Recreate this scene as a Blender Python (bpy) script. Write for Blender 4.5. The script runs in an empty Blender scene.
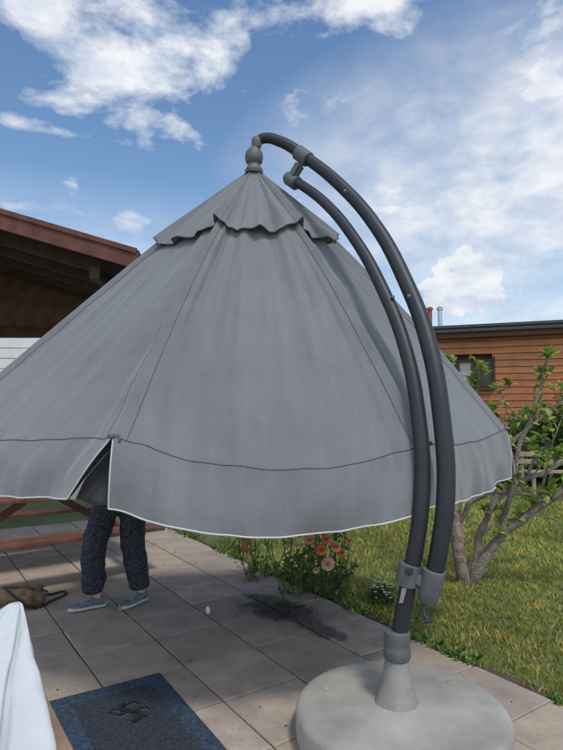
import bpy, bmesh, math, random
import numpy as np
from mathutils import Vector, Matrix, noise
random.seed(7); np.random.seed(7)
scene=bpy.context.scene
H=1.6; PITCH=math.radians(3.35); FP=563.0
CP,SP=math.cos(PITCH),math.sin(PITCH)
def ray(u,v):
    dv=v-375.0
    return Vector((u-281.5, FP*CP+dv*SP, FP*SP-dv*CP))
def at(u,v,y):      # surveyed point at depth y
    r=ray(u,v); return Vector((0,0,H))+r*(y/r.y)
def gr(u,v,z=0.0):  # surveyed point on level z
    r=ray(u,v); return Vector((0,0,H))+r*((z-H)/r.z)

# ---------------------------------------------------------------- materials
def mat(name,base,rough=.6,metal=0.,var=0.,scale=8.,bump=0.,bscale=40.,col2=None,attr=None,spec=.5,trans=0.,detail=4,bdist=.01,stretch=None):
    m=bpy.data.materials.new(name); m.use_nodes=True
    nt=m.node_tree; N=nt.nodes; L=nt.links; b=N['Principled BSDF']
    b.inputs['Roughness'].default_value=rough; b.inputs['Metallic'].default_value=metal
    b.inputs['Specular IOR Level'].default_value=spec
    b.inputs['Base Color'].default_value=(*base,1)
    tc=N.new('ShaderNodeTexCoord'); vec=tc.outputs['Object']
    if stretch:
        mp=N.new('ShaderNodeMapping'); mp.inputs['Scale'].default_value=stretch; L.new(vec,mp.inputs['Vector']); vec=mp.outputs[0]
    out=None
    if var>0 or col2:
        n=N.new('ShaderNodeTexNoise'); n.inputs['Scale'].default_value=scale; n.inputs['Detail'].default_value=detail
        L.new(vec,n.inputs['Vector'])
        r=N.new('ShaderNodeValToRGB'); r.color_ramp.elements[0].position=.32; r.color_ramp.elements[1].position=.68
        c2=col2 or tuple(c*(1+var) for c in base)
        c1=base if col2 else tuple(c*(1-var) for c in base)
        r.color_ramp.elements[0].color=(*c1,1); r.color_ramp.elements[1].color=(*c2,1)
        L.new(n.outputs['Fac'],r.inputs['Fac']); out=r.outputs['Color']
    if attr:
        a=N.new('ShaderNodeAttribute'); a.attribute_name=attr
        mx=N.new('ShaderNodeMix'); mx.data_type='RGBA'; mx.blend_type='MULTIPLY'; mx.inputs[0].default_value=1
        if out: L.new(out,mx.inputs[6])
        else: mx.inputs[6].default_value=(*base,1)
        L.new(a.outputs['Color'],mx.inputs[7]); out=mx.outputs[2]
    if out: L.new(out,b.inputs['Base Color'])
    if bump>0:
        n2=N.new('ShaderNodeTexNoise'); n2.inputs['Scale'].default_value=bscale; n2.inputs['Detail'].default_value=6
        L.new(vec,n2.inputs['Vector'])
        bp=N.new('ShaderNodeBump'); bp.inputs['Strength'].default_value=bump; bp.inputs['Distance'].default_value=bdist
        L.new(n2.outputs['Fac'],bp.inputs['Height']); L.new(bp.outputs['Normal'],b.inputs['Normal'])
    if trans>0:
        t=N.new('ShaderNodeBsdfTranslucent'); ms=N.new('ShaderNodeMixShader'); ms.inputs[0].default_value=trans
        if out: L.new(out,t.inputs['Color'])
        else: t.inputs['Color'].default_value=(*base,1)
        o=N['Material Output']; L.new(b.outputs[0],ms.inputs[1]); L.new(t.outputs[0],ms.inputs[2]); L.new(ms.outputs[0],o.inputs['Surface'])
    return m

# ---------------------------------------------------------------- helpers
def link(o,parent=None):
    scene.collection.objects.link(o)
    if parent: o.parent=parent
    return o
def empty(name,loc=(0,0,0)):
    e=bpy.data.objects.new(name,None); e.empty_display_size=.2; scene.collection.objects.link(e); return e
def meshobj(name,verts,faces,mats=None,parent=None,smooth=False,fm=None):
    me=bpy.data.meshes.new(name); me.from_pydata([tuple(v) for v in verts],[],faces); me.update()
    if mats:
        for m in (mats if isinstance(mats,(list,tuple)) else [mats]): me.materials.append(m)
    if fm: me.polygons.foreach_set('material_index',fm)
    if smooth: me.polygons.foreach_set('use_smooth',[True]*len(me.polygons))
    return link(bpy.data.objects.new(name,me),parent)
def vcol(o,cols):
    a=o.data.color_attributes.new('tint','FLOAT_COLOR','POINT')
    arr=np.ones((len(o.data.vertices),4),dtype=np.float32); arr[:,:3]=cols
    a.data.foreach_set('color',arr.ravel())
def box(name,c,size,m,parent=None,ax=None,bevel=.006,rot=None):
    bm=bmesh.new(); bmesh.ops.create_cube(bm,size=1)
    for v in bm.verts: v.co=Vector((v.co.x*size[0],v.co.y*size[1],v.co.z*size[2]))
    if bevel>0: bmesh.ops.bevel(bm,geom=bm.edges[:],offset=min(bevel,min(size)*.3),segments=2,affect='EDGES')
    me=bpy.data.meshes.new(name); bm.to_mesh(me); bm.free(); me.materials.append(m)
    o=bpy.data.objects.new(name,me); 
    M=Matrix.Identity(3)
    if ax: M=Matrix((ax[0],ax[1],ax[2])).transposed()
    if rot: M=rot
    o.matrix_world=Matrix.Translation(Vector(c))@M.to_4x4()
    return link(o,parent)
def beam(name,p,q,w,h,m,parent=None,up=Vector((0,0,1)),bevel=.005):
    p,q=Vector(p),Vector(q); X=(q-p).normalized(); Y=up.cross(X).normalized(); Z=X.cross(Y)
    return box(name,(p+q)/2,((q-p).length,w,h),m,parent,(X,Y,Z),bevel)
def tube(name,pts,r,m,parent=None,radii=None,res=8,typ='NURBS',cyc=False):
    cu=bpy.data.curves.new(name,'CURVE'); cu.dimensions='3D'; cu.bevel_depth=r; cu.bevel_resolution=res; cu.use_fill_caps=True
    cu.resolution_u=10
    if typ=='POLY':
        s=cu.splines.new('POLY'); s.points.add(len(pts)-1)
        for i,p in enumerate(pts): s.points[i].co=(*p,1); s.points[i].radius=radii[i] if radii else 1
    else:
        s=cu.splines.new('BEZIER'); s.bezier_points.add(len(pts)-1)
        for i,p in enumerate(pts):
            b=s.bezier_points[i]; b.co=p; b.handle_left_type=b.handle_right_type='AUTO'; b.radius=radii[i] if radii else 1
    s.use_cyclic_u=cyc
    cu.materials.append(m)
    o=bpy.data.objects.new(name,cu); link(o,parent)
    dg=bpy.context.evaluated_depsgraph_get(); me=bpy.data.meshes.new_from_object(o.evaluated_get(dg))
    me.name=name; bpy.data.objects.remove(o); 
    me.polygons.foreach_set('use_smooth',[True]*len(me.polygons))
    return link(bpy.data.objects.new(name,me),parent)
def lathe(name,prof,m,parent=None,loc=(0,0,0),seg=64,axis=None,jit=0):
    vs=[];fs=[]
    for r,z in prof:
        for k in range(seg):
            a=2*math.pi*k/seg; vs.append(Vector((r*math.cos(a),r*math.sin(a),z)))
    n=len(prof)
    for i in range(n-1):
        for k in range(seg):
            k2=(k+1)%seg; fs.append((i*seg+k,i*seg+k2,(i+1)*seg+k2,(i+1)*seg+k))
    fs.append(tuple(range((n-1)*seg,n*seg))); fs.append(tuple(reversed(range(seg))))
    R=Matrix.Identity(3)
    if axis: R=Vector((0,0,1)).rotation_difference(Vector(axis)).to_matrix()
    vs=[R@v+Vector(loc) for v in vs]
    o=meshobj(name,vs,fs,m,parent,True)
    md=o.modifiers.new('e','EDGE_SPLIT'); md.split_angle=math.radians(40)
    return o
def skin(name,nodes,edges,m,parent=None,sub=2,root=0):
    me=bpy.data.meshes.new(name); me.from_pydata([tuple(n[0]) for n in nodes],edges,[])
    o=bpy.data.objects.new(name,me); link(o)
    o.modifiers.new('s','SKIN'); 
    for i,n in enumerate(nodes):
        sv=me.skin_vertices[0].data[i]; r=n[1]; sv.radius=(r,r) if not isinstance(r,tuple) else r; sv.use_root=(i==root)
    s=o.modifiers.new('u','SUBSURF'); s.levels=sub; s.render_levels=sub
    bpy.context.view_layer.update()
    dg=bpy.context.evaluated_depsgraph_get(); e=bpy.data.meshes.new_from_object(o.evaluated_get(dg)); bpy.data.objects.remove(o)
    e.materials.clear()
    for mm in (m if isinstance(m,list) else [m]): e.materials.append(mm)
    e.polygons.foreach_set('use_smooth',[True]*len(e.polygons))
    return link(bpy.data.objects.new(name,e),parent)
def leaf_geo(V,F,C,pos,d,nrm,L,W,tint):
    d=d.normalized(); s=d.cross(nrm)
    if s.length<1e-3: s=Vector((1,0,0))
    s.normalize(); n=s.cross(d).normalized(); k=len(V)
    V+= [pos, pos+d*L*.35+s*W*.5-n*L*.03, pos+d*L*.75+s*W*.38-n*L*.1, pos+d*L-n*L*.2, pos+d*L*.75-s*W*.38-n*L*.1, pos+d*L*.35-s*W*.5-n*L*.03, pos+d*L*.45+n*L*.05]
    F+= [(k,k+1,k+6),(k+1,k+2,k+6),(k+2,k+3,k+6),(k+3,k+4,k+6),(k+4,k+5,k+6),(k+5,k,k+6)]
    C+= [tint]*7
def rv():
    while True:
        v=Vector((random.uniform(-1,1),random.uniform(-1,1),random.uniform(-1,1)))
        if .05<v.length<1: return v

# ---------------------------------------------------------------- camera
cam=bpy.data.cameras.new('camera'); co=bpy.data.objects.new('camera',cam); link(co)
cam.sensor_fit='VERTICAL'; cam.sensor_height=36; cam.lens=36*563/750; cam.clip_end=2000; cam.clip_start=.05
co.location=(0,0,H); co.rotation_euler=(math.pi/2+PITCH,0,0); scene.camera=co
scene.view_settings.view_transform='Standard'; scene.view_settings.look='None'; scene.view_settings.exposure=0

# ---------------------------------------------------------------- light + sky
SEL=math.radians(60); SAZ=math.radians(152)   # high midday sun, behind the camera and to the right, veiled by thin cloud
sd=Vector((math.sin(SAZ)*math.cos(SEL),math.cos(SAZ)*math.cos(SEL),math.sin(SEL)))
sun=bpy.data.lights.new('sun','SUN'); sun.energy=2.0; sun.angle=math.radians(9); sun.color=(1,.95,.87)
so=bpy.data.objects.new('sun',sun); link(so); so.rotation_euler=sd.to_track_quat('Z','Y').to_euler()
w=bpy.data.worlds.new('World'); scene.world=w; w.use_nodes=True
nt=w.node_tree; N=nt.nodes; L=nt.links; N.clear()
sky=N.new('ShaderNodeTexSky'); sky.sky_type='NISHITA'; sky.sun_disc=False; sky.sun_elevation=SEL; sky.sun_rotation=SAZ
sky.air_density=1.1; sky.dust_density=.3; sky.ozone_density=1.3
hs=N.new('ShaderNodeHueSaturation'); hs.inputs['Saturation'].default_value=1.12; L.new(sky.outputs[0],hs.inputs['Color'])
bg=N.new('ShaderNodeBackground'); bg.inputs['Strength'].default_value=.15
L.new(hs.outputs[0],bg.inputs['Color'])
tc=N.new('ShaderNodeTexCoord'); D=tc.outputs['Generated']
def vm(op,a,b=None):
    n=N.new('ShaderNodeVectorMath'); n.operation=op
    for i,x in enumerate((a,b)):
        if x is None: continue
        if isinstance(x,(tuple,Vector)): n.inputs[i].default_value=tuple(x)
        else: L.new(x,n.inputs[i])
    return n
def mth(op,a,b=0.,clamp=False):
    n=N.new('ShaderNodeMath'); n.operation=op; n.use_clamp=clamp
    for i,x in enumerate((a,b)):
        if isinstance(x,(int,float)): n.inputs[i].default_value=x
        else: L.new(x,n.inputs[i])
    return n.outputs[0]
def blob(u,v,ru,rv_,wt=1.):
    c=ray(u,v).normalized()
    s=vm('SUBTRACT',D,tuple(c)); m=vm('MULTIPLY',s.outputs[0],(560/ru,1.2,560/rv_)); l=vm('LENGTH',m.outputs[0]).outputs['Value']
    x=mth('SUBTRACT',1.,l,True); return mth('MULTIPLY',x,wt)
def mx(lst):
    o=lst[0]
    for x in lst[1:]: o=mth('MAXIMUM',o,x)
    return o
def nz(scale,det,rough=.6,dist=0.,vec=None):
    n=N.new('ShaderNodeTexNoise'); n.inputs['Scale'].default_value=scale; n.inputs['Detail'].default_value=det; n.inputs['Roughness'].default_value=rough; n.inputs['Distortion'].default_value=dist
    L.new(vec or D,n.inputs['Vector']); return n.outputs['Fac']
st=vm('MULTIPLY',D,(1.0,1.0,1.9)).outputs[0]
n1=nz(5.5,9,.62,.3,st); n2=nz(14,7,.6,.2,st)
nn=mth('ADD',mth('MULTIPLY',n1,.7),mth('MULTIPLY',n2,.3))
dense=mx([blob(150,60,140,80,1.35),blob(30,10,130,50,1.3),blob(145,100,60,40,1.1),blob(345,2,190,36,1.0),blob(548,88,70,40,1.0),
   blob(70,134,110,11,1.05),blob(400,190,110,22,1.0),blob(400,207,80,12,1.0),blob(25,207,70,20,.95),blob(130,224,35,18,1.05),blob(75,185,26,26,1.0),blob(330,100,90,40,.6),blob(545,20,80,40,.85),
   blob(300,200,50,22,.9),blob(520,300,70,16,.8)])
f1=mth('MULTIPLY',mth('SUBTRACT',mth('ADD',mth('MULTIPLY',dense,.75),mth('MULTIPLY',mth('SUBTRACT',nn,.5),3.0)),.40),2.2,True)
gate=mth('MULTIPLY',dense,5.,True); f1=mth('MULTIPLY',f1,gate)
n5=nz(26,7,.58,.0)
cum=mx([blob(463,262,24,22,1.1),blob(448,284,32,22,1.1),blob(474,280,34,24,1.1),blob(464,299,52,18,1.1)])
f4=mth('MULTIPLY',mth('SUBTRACT',mth('ADD',cum,mth('MULTIPLY',mth('SUBTRACT',n5,.5),1.9)),.20),4.5,True)
f4=mth('MULTIPLY',f4,mth('MULTIPLY',cum,8.,True))
haze=mx([blob(600,170,340,150,1.3),blob(470,240,220,80,.7),blob(60,340,450,150,.75),blob(560,310,200,80,.8)])
f2=mth('MULTIPLY',mth('MULTIPLY',haze,mth('ADD',mth('MULTIPLY',nn,2.0),-.18)),1.15,True)
sep=N.new('ShaderNodeSeparateXYZ'); L.new(D,sep.inputs[0])
back=mth('MULTIPLY',mth('SUBTRACT',.35,sep.outputs['Y']),2.,True)
f3=mth('MULTIPLY',mth('ADD',mth('MULTIPLY',mth('SUBTRACT',nn,.5),4.),.45,True),back)
fac=mth('MAXIMUM',mth('MAXIMUM',f1,f4),mth('MAXIMUM',f2,f3)); fac=mth('MINIMUM',fac,.97)
cr=N.new('ShaderNodeValToRGB'); cr.color_ramp.elements[0].position=.36; cr.color_ramp.elements[1].position=.6
cr.color_ramp.elements[0].color=(.63,.71,.84,1); cr.color_ramp.elements[1].color=(.93,.95,.98,1)
L.new(nz(13,5,.55,.2,st),cr.inputs['Fac'])
bg2=N.new('ShaderNodeBackground'); L.new(cr.outputs[0],bg2.inputs['Color'])
L.new(mth('ADD',.98,mth('MULTIPLY',back,.75)),bg2.inputs['Strength'])     # unseen clouds behind the camera, on the sun's side, boosted as added fill light
ms=N.new('ShaderNodeMixShader'); L.new(fac,ms.inputs[0]); L.new(bg.outputs[0],ms.inputs[1]); L.new(bg2.outputs[0],ms.inputs[2])
wo=N.new('ShaderNodeOutputWorld'); L.new(ms.outputs[0],wo.inputs['Surface'])

# ---------------------------------------------------------------- ground frame
O=Vector((1.52,3.14,0)); A=Vector((-.56,.83,0)).normalized(); B=Vector((-A.y,A.x,0))  # A along edge (away), B into patio
def pt(a,b,z=0): return O+A*a+B*b+Vector((0,0,z))

# lawn
m_soil=mat('lawn_soil',(.085,.105,.033),.95,var=.35,scale=1.2,col2=(.14,.17,.05),bump=.6,bscale=60,bdist=.02)
S=400
meshobj('lawn',[(-S,-S,-.03),(S,-S,-.03),(S,S,-.03),(-S,S,-.03)],[(0,1,2,3)],m_soil)

# patio slabs
def make_patio():
    m=mat('paving_slab',(.385,.315,.258),.85,var=.13,scale=5,bump=.35,bscale=120,attr='tint',detail=8,bdist=.004)
    nt=m.node_tree;N=nt.nodes;L=nt.links;b=N['Principled BSDF']
    src=b.inputs['Base Color'].links[0].from_socket
    geo=N.new('ShaderNodeNewGeometry')
    def stain(c,sx,sy,thr,amt,colr,src,rotz=0,nsc=9,soft=.5):
        mp=N.new('ShaderNodeMapping'); mp.vector_type='TEXTURE'
        mp.inputs['Location'].default_value=c; mp.inputs['Scale'].default_value=(sx,sy,1); mp.inputs['Rotation'].default_value=(0,0,rotz)
        L.new(geo.outputs['Position'],mp.inputs['Vector'])
        ln=N.new('ShaderNodeVectorMath'); ln.operation='LENGTH'; L.new(mp.outputs[0],ln.inputs[0])
        nz=N.new('ShaderNodeTexNoise'); nz.inputs['Scale'].default_value=nsc; nz.inputs['Detail'].default_value=8; nz.inputs['Roughness'].default_value=.7
        L.new(geo.outputs['Position'],nz.inputs['Vector'])
        a=N.new('ShaderNodeMath'); a.operation='MULTIPLY_ADD'; L.new(nz.outputs['Fac'],a.inputs[0]); a.inputs[1].default_value=-1.8; L.new(ln.outputs['Value'],a.inputs[2])
        r=N.new('ShaderNodeMapRange'); L.new(a.outputs[0],r.inputs[0]); r.inputs[1].default_value=thr; r.inputs[2].default_value=thr-soft; r.inputs[3].default_value=0; r.inputs[4].default_value=amt
        x=N.new('ShaderNodeMix'); x.data_type='RGBA'; L.new(r.outputs[0],x.inputs[0]); L.new(src,x.inputs[6]); x.inputs[7].default_value=(*colr,1)
        return x.outputs[2]
    g=gr(280,610)
    src=stain((g.x,g.y,0),.55,.40,.35,.5,(.10,.085,.07),src,-.6,6,.9)
    src=stain((g.x,g.y,0),.34,.22,.25,.9,(.022,.019,.017),src,-.6,11,.45)
    g3=gr(318,628); src=stain((g3.x,g3.y,0),.34,.12,.1,.8,(.035,.03,.026),src,-.9,13,.4)
    g4=gr(262,598); src=stain((g4.x,g4.y,0),.22,.10,.1,.8,(.03,.026,.022),src,-.5,13,.4)
    g5=gr(225,575); src=stain((g5.x,g5.y,0),.7,.5,.2,.4,(.14,.115,.09),src,0)
    g2=gr(120,585); src=stain((g2.x,g2.y,0),.7,.5,.1,.35,(.16,.13,.10),src,0)
    nz=N.new('ShaderNodeTexNoise'); nz.inputs['Scale'].default_value=2.2; nz.inputs['Detail'].default_value=9; nz.inputs['Roughness'].default_value=.7
    L.new(geo.outputs['Position'],nz.inputs['Vector'])
    r=N.new('ShaderNodeMapRange'); L.new(nz.outputs['Fac'],r.inputs[0]); r.inputs[1].default_value=.46;r.inputs[2].default_value=.70;r.inputs[3].default_value=0;r.inputs[4].default_value=.6
    x=N.new('ShaderNodeMix'); x.data_type='RGBA'; L.new(r.outputs[0],x.inputs[0]); L.new(src,x.inputs[6]); x.inputs[7].default_value=(.21,.17,.135,1)
    vo=N.new('ShaderNodeTexNoise'); vo.inputs['Scale'].default_value=55; vo.inputs['Detail'].default_value=3; L.new(geo.outputs['Position'],vo.inputs['Vector'])
    r2=N.new('ShaderNodeMapRange'); L.new(vo.outputs['Fac'],r2.inputs[0]); r2.inputs[1].default_value=.62;r2.inputs[2].default_value=.70;r2.inputs[3].default_value=0;r2.inputs[4].default_value=.5
    x2=N.new('ShaderNodeMix'); x2.data_type='RGBA'; L.new(r2.outputs[0],x2.inputs[0]); L.new(x.outputs[2],x2.inputs[6]); x2.inputs[7].default_value=(.11,.09,.07,1)
    L.new(x2.outputs[2],b.inputs['Base Color'])
    V=[];F=[];C=[]
    s=.5;g=.010;c=.006
    for i in range(-9,13):
        for j in range(0,14):
            a0=i*s+.06+g/2+random.uniform(-.003,.003); a1=(i+1)*s+.06-g/2+random.uniform(-.003,.003); b0=j*s+g/2; b1=(j+1)*s-g/2
            if j==0: b0+=random.uniform(-.01,.01)
            z=random.uniform(-.003,.002); t=random.uniform(.84,1.12); tint=(t*random.uniform(.98,1.05),t,t*random.uniform(.93,1.03))
            tx=random.uniform(-.004,.004); ty=random.uniform(-.004,.004)
            k=len(V)
            for zz,o in ((-.035,0),(z-c,0),(z,c)):
                for (a,b_) in ((a0+o,b0+o),(a1-o,b0+o),(a1-o,b1-o),(a0+o,b1-o)):
                    V.append(pt(a,b_,zz+(tx*(a-a0)+ty*(b_-b0) if zz>-.03 else 0)))
            C+=[tint]*12
            for q in (0,4):
                for e in range(4): e2=(e+1)%4; F.append((k+q+e2,k+q+e,k+q+4+e,k+q+4+e2))
            F.append((k+11,k+10,k+9,k+8))
    o=meshobj('patio_paving',V,F,m); vcol(o,np.array(C,dtype=np.float32))
    bm=bmesh.new(); bm.from_mesh(o.data); bmesh.ops.recalc_face_normals(bm,faces=bm.faces); bm.to_mesh(o.data); bm.free()
    mj=mat('joint_sand',(.08,.066,.046),.95,var=.4,scale=12,bump=.5,bscale=80)
    meshobj('patio_bedding',[pt(-4.5,-.0,-.014),pt(6.6,0,-.014),pt(6.6,7,-.014),pt(-4.5,7,-.014)],[(0,1,2,3)],mj)
    md=mat('verge_dirt',(.07,.053,.035),.95,var=.4,scale=9,bump=.8,bscale=50,bdist=.02)
    n=80;V=[];F=[]
    for i in range(n+1):
        a=-4.5+11.1*i/n
        V+= [pt(a,.0,-.010),pt(a,-.09-.05*noise.noise(Vector((a*2.1,0,0))),-.022)]
        if i<n: F.append((2*i,2*i+1,2*i+3,2*i+2))
    meshobj('dirt_verge',V,F,md)
make_patio()

# grass blades
def make_grass():
    n=160000
    u=np.random.rand(n)
    r=2.5*(36/2.5)**(u**.85); th=np.radians(np.random.uniform(-6,48,n))
    x=r*np.sin(th); y=r*np.cos(th)
    px=x-O.x; py=y-O.y; bb=px*B.x+py*B.y; aa=px*A.x+py*A.y
    keep=(bb<-.03)|(aa>6.6)
    keep&= ~((np.abs(bb)<.12)&(np.random.rand(n)<.4))
    x=x[keep];y=y[keep];r=r[keep];n=len(x)
    k=np.array([noise.noise(Vector((a*.9,b*.9,0))) for a,b in zip(x[:],y[:])])
    k2=np.array([noise.noise(Vector((a*4,b*4,3))) for a,b in zip(x[:],y[:])])
    h=(.026+.028*np.random.rand(n))*(1+.5*k2)*np.clip(r/6,.9,1.8); wd=.0028*np.clip(r/3,1,8)*(1+.5*np.random.rand(n))
    az=np.random.rand(n)*2*np.pi; ln=h*np.random.uniform(.1,.9,n); la=np.random.rand(n)*2*np.pi
    V=np.zeros((n,4,3),dtype=np.float32)
    dx=np.cos(az)*wd;dy=np.sin(az)*wd
    V[:,0]=np.stack([x-dx,y-dy,np.full(n,-.03)],1); V[:,1]=np.stack([x+dx,y+dy,np.full(n,-.03)],1)
    mxx=x+np.cos(la)*ln*.35;myy=y+np.sin(la)*ln*.35
    V[:,2]=np.stack([mxx+dx*.7,myy+dy*.7,-.03+h*.6],1); V[:,3]=np.stack([x+np.cos(la)*ln,y+np.sin(la)*ln,-.03+h],1)
    me=bpy.data.meshes.new('grass'); me.vertices.add(n*4); me.vertices.foreach_set('co',V.ravel())
    idx=np.arange(n)*4; tri=np.stack([idx,idx+1,idx+2,idx,idx+2,idx+3],1).ravel()
    me.loops.add(n*6); me.loops.foreach_set('vertex_index',tri); me.polygons.add(n*2)
    me.polygons.foreach_set('loop_start',np.arange(n*2)*3); me.update(calc_edges=True); me.validate()
    me.materials.append(mat('grass_blade',(.33,.36,.10),.7,attr='tint',trans=.3,spec=.2))
    o=link(bpy.data.objects.new('grass',me))
    br=(1+.35*k+.3*k2)*np.random.uniform(.65,1.3,n); dry=np.random.rand(n)<.14
    c=np.stack([br*(1+.2*(k2>0.2)),br,br*.9],1); c[dry]=np.stack([br*1.6,br*1.2,br*1.6],1)[dry]
    vcol(o,np.repeat(c,4,axis=0).astype(np.float32))
make_grass()

# ---------------------------------------------------------------- PARASOL
P=empty('cantilever_parasol')
def fabric_mat():
    m=mat('grey_canvas',(.190,.198,.212),.75,var=.07,scale=2.2,spec=.4,detail=8)
    nt=m.node_tree;N=nt.nodes;L=nt.links;b=N['Principled BSDF']
    b.inputs['Sheen Weight'].default_value=.35; b.inputs['Sheen Roughness'].default_value=.4
    uv=N.new('ShaderNodeUVMap')
    w1=N.new('ShaderNodeTexWave'); w1.inputs['Scale'].default_value=160; w1.bands_direction='X'
    w2=N.new('ShaderNodeTexWave'); w2.inputs['Scale'].default_value=160; w2.bands_direction='Y'
    L.new(uv.outputs[0],w1.inputs['Vector']);L.new(uv.outputs[0],w2.inputs['Vector'])
    a=N.new('ShaderNodeMath');a.operation='ADD';L.new(w1.outputs['Fac'],a.inputs[0]);L.new(w2.outputs['Fac'],a.inputs[1])
    n3=N.new('ShaderNodeTexNoise');n3.inputs['Scale'].default_value=5;n3.inputs['Detail'].default_value=4;tc=N.new('ShaderNodeTexCoord');L.new(tc.outputs['Object'],n3.inputs['Vector'])
    bp=N.new('ShaderNodeBump');bp.inputs['Strength'].default_value=.4;bp.inputs['Distance'].default_value=.0014;L.new(a.outputs[0],bp.inputs['Height'])
    bp2=N.new('ShaderNodeBump');bp2.inputs['Strength'].default_value=.45;bp2.inputs['Distance'].default_value=.03;L.new(n3.outputs['Fac'],bp2.inputs['Height']);L.new(bp.outputs[0],bp2.inputs['Normal'])
    L.new(bp2.outputs[0],b.inputs['Normal'])
    src=b.inputs['Base Color'].links[0].from_socket
    mp=N.new('ShaderNodeMapping'); mp.inputs['Scale'].default_value=(9,1.3,1); L.new(uv.outputs[0],mp.inputs['Vector'])
    n4=N.new('ShaderNodeTexNoise');n4.inputs['Scale'].default_value=1.6;n4.inputs['Detail'].default_value=9;n4.inputs['Roughness'].default_value=.7;L.new(mp.outputs[0],n4.inputs['Vector'])
    r=N.new('ShaderNodeMapRange');L.new(n4.outputs['Fac'],r.inputs[0]);r.inputs[1].default_value=.3;r.inputs[2].default_value=.75;r.inputs[3].default_value=.0;r.inputs[4].default_value=.55
    x=N.new('ShaderNodeMix');x.data_type='RGBA';L.new(r.outputs[0],x.inputs[0]);L.new(src,x.inputs[6]);x.inputs[7].default_value=(.285,.292,.305,1)
    n6=N.new('ShaderNodeTexNoise');n6.inputs['Scale'].default_value=1.1;n6.inputs['Detail'].default_value=8;L.new(tc.outputs['Object'],n6.inputs['Vector'])
    r6=N.new('ShaderNodeMapRange');L.new(n6.outputs['Fac'],r6.inputs[0]);r6.inputs[1].default_value=.48;r6.inputs[2].default_value=.72;r6.inputs[4].default_value=.45
    x6=N.new('ShaderNodeMix');x6.data_type='RGBA';L.new(r6.outputs[0],x6.inputs[0]);L.new(x.outputs[2],x6.inputs[6]);x6.inputs[7].default_value=(.135,.14,.152,1)
    L.new(x6.outputs[2],b.inputs['Base Color'])
    t=N.new('ShaderNodeBsdfTranslucent'); t.inputs['Color'].default_value=(.16,.165,.17,1); s=N.new('ShaderNodeMixShader'); s.inputs[0].default_value=.1
    L.new(b.outputs[0],s.inputs[1]);L.new(t.outputs[0],s.inputs[2]);L.new(s.outputs[0],N['Material Output'].inputs['Surface'])
    return m
m_fab=fabric_mat()
m_pipe=mat('hem_piping',(.5,.51,.52),.7)
m_seam=mat('seam_thread',(.075,.08,.088),.8)
m_arm=mat('anthracite_paint',(.022,.025,.030),.48,var=.2,scale=4,spec=.42,bump=.05,bscale=200)
m_gplas=mat('grey_plastic',(.105,.11,.115),.6,var=.15,scale=12,bump=.1,bscale=90)
m_lplas=mat('light_grey_plastic',(.25,.24,.225),.65,var=.2,scale=8,bump=.25,bscale=60)

APX=at(254,168,3.7)
SEAM=[at(120,438,2.80),at(420,445,2.86),at(500,430,3.9),Vector((1.0,4.85,1.43)),Vector((-.95,4.75,1.43)),at(-62,432,3.8)]
HEM =[(at(70,499,2.80),at(107,510,2.72)),(at(419,513,2.82),at(424,509,2.86)),(at(511,478,3.95),at(513,474,3.98)),
      (Vector((1.07,4.95,1.12)),Vector((1.04,4.98,1.12))),(Vector((-1.0,4.88,1.12)),Vector((-1.04,4.86,1.12))),(at(-75,482,3.82),at(-72,484,3.80))]
CEN=Vector((-.15,3.75,0))
def outd(i):
    o=SEAM[i]-CEN; o.z=0; return o.normalized()
OUT=[outd(i) for i in range(6)]
def ribp(i,t):
    S_=SEAM[i]; p=APX.lerp(S_,t)
    b_=.05 if i!=5 else .01
    return p+OUT[i]*(b_*math.sin(math.pi*t)*.6+.02*t)+Vector((0,0,b_*math.sin(math.pi*t)))
SAG=[(.13,.125),(.02,.03),(.1,.08),(.1,.08),(.1,.08),(.04,.03)]
def panel(i,s,t,scale=1.0):
    j=(i+1)%6
    a=ribp(i,t);b=ribp(j,t); p=a.lerp(b,s)
    mid=(SEAM[i]+SEAM[j])/2-CEN; mid.z=0; mid.normalize()
    bulge=math.sin(math.pi*s)
    o,d=SAG[i]
    p=p+mid*(o*bulge*t**1.6*scale)-Vector((0,0,d*bulge*t**2.5*scale))
    p=p-mid*(.05*bulge*math.sin(math.pi*min(1,t*1.1)))*.7
    k=i*7.3
    f=(noise.noise(Vector((s*6.5+k,t*1.2,0)))*.045+noise.noise(Vector((s*15+k,t*1.6,5)))*.012+noise.noise(Vector((s*5+k,t*6,9)))*.008
       +noise.noise(Vector(((s+t*.35)*11+k,(t-s*.3)*3,13)))*.010)
    env=min(1,bulge*2.2)*min(1,t*3)
    p=p+(mid*.8+Vector((0,0,.45)))*f*env
    ed=min(s,1-s); on=OUT[i] if s<.5 else OUT[j]
    p=p+(on*.6+Vector((0,0,.4)))*((.036*math.exp(-(ed/.020)**2)-.012*math.exp(-((ed-.055)/.02)**2))*min(1,t*4))
    p=p+mid*(.005*math.exp(-(ed/.10)**2)*math.sin(t*40+k+3*noise.noise(Vector((t*5,k,0))))*min(1,t*2)*min(1,ed*30))
    if i==0:
        p=p-mid*(.055*math.exp(-((s-.11-.02*math.sin(t*5))/.032)**2)*min(1,t*2))*(1-.35*t)
        p=p-mid*(.03*math.exp(-((s-.89)/.035)**2)*min(1,t*2))
    if i==5:
        p=p-mid*(.045*math.exp(-((s-.90-.015*math.sin(t*4))/.032)**2)*min(1,t*2))
    if i==1:
        p=p-mid*(.035*math.exp(-((s-.10)/.035)**2)*min(1,t*2))
    return p
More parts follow.
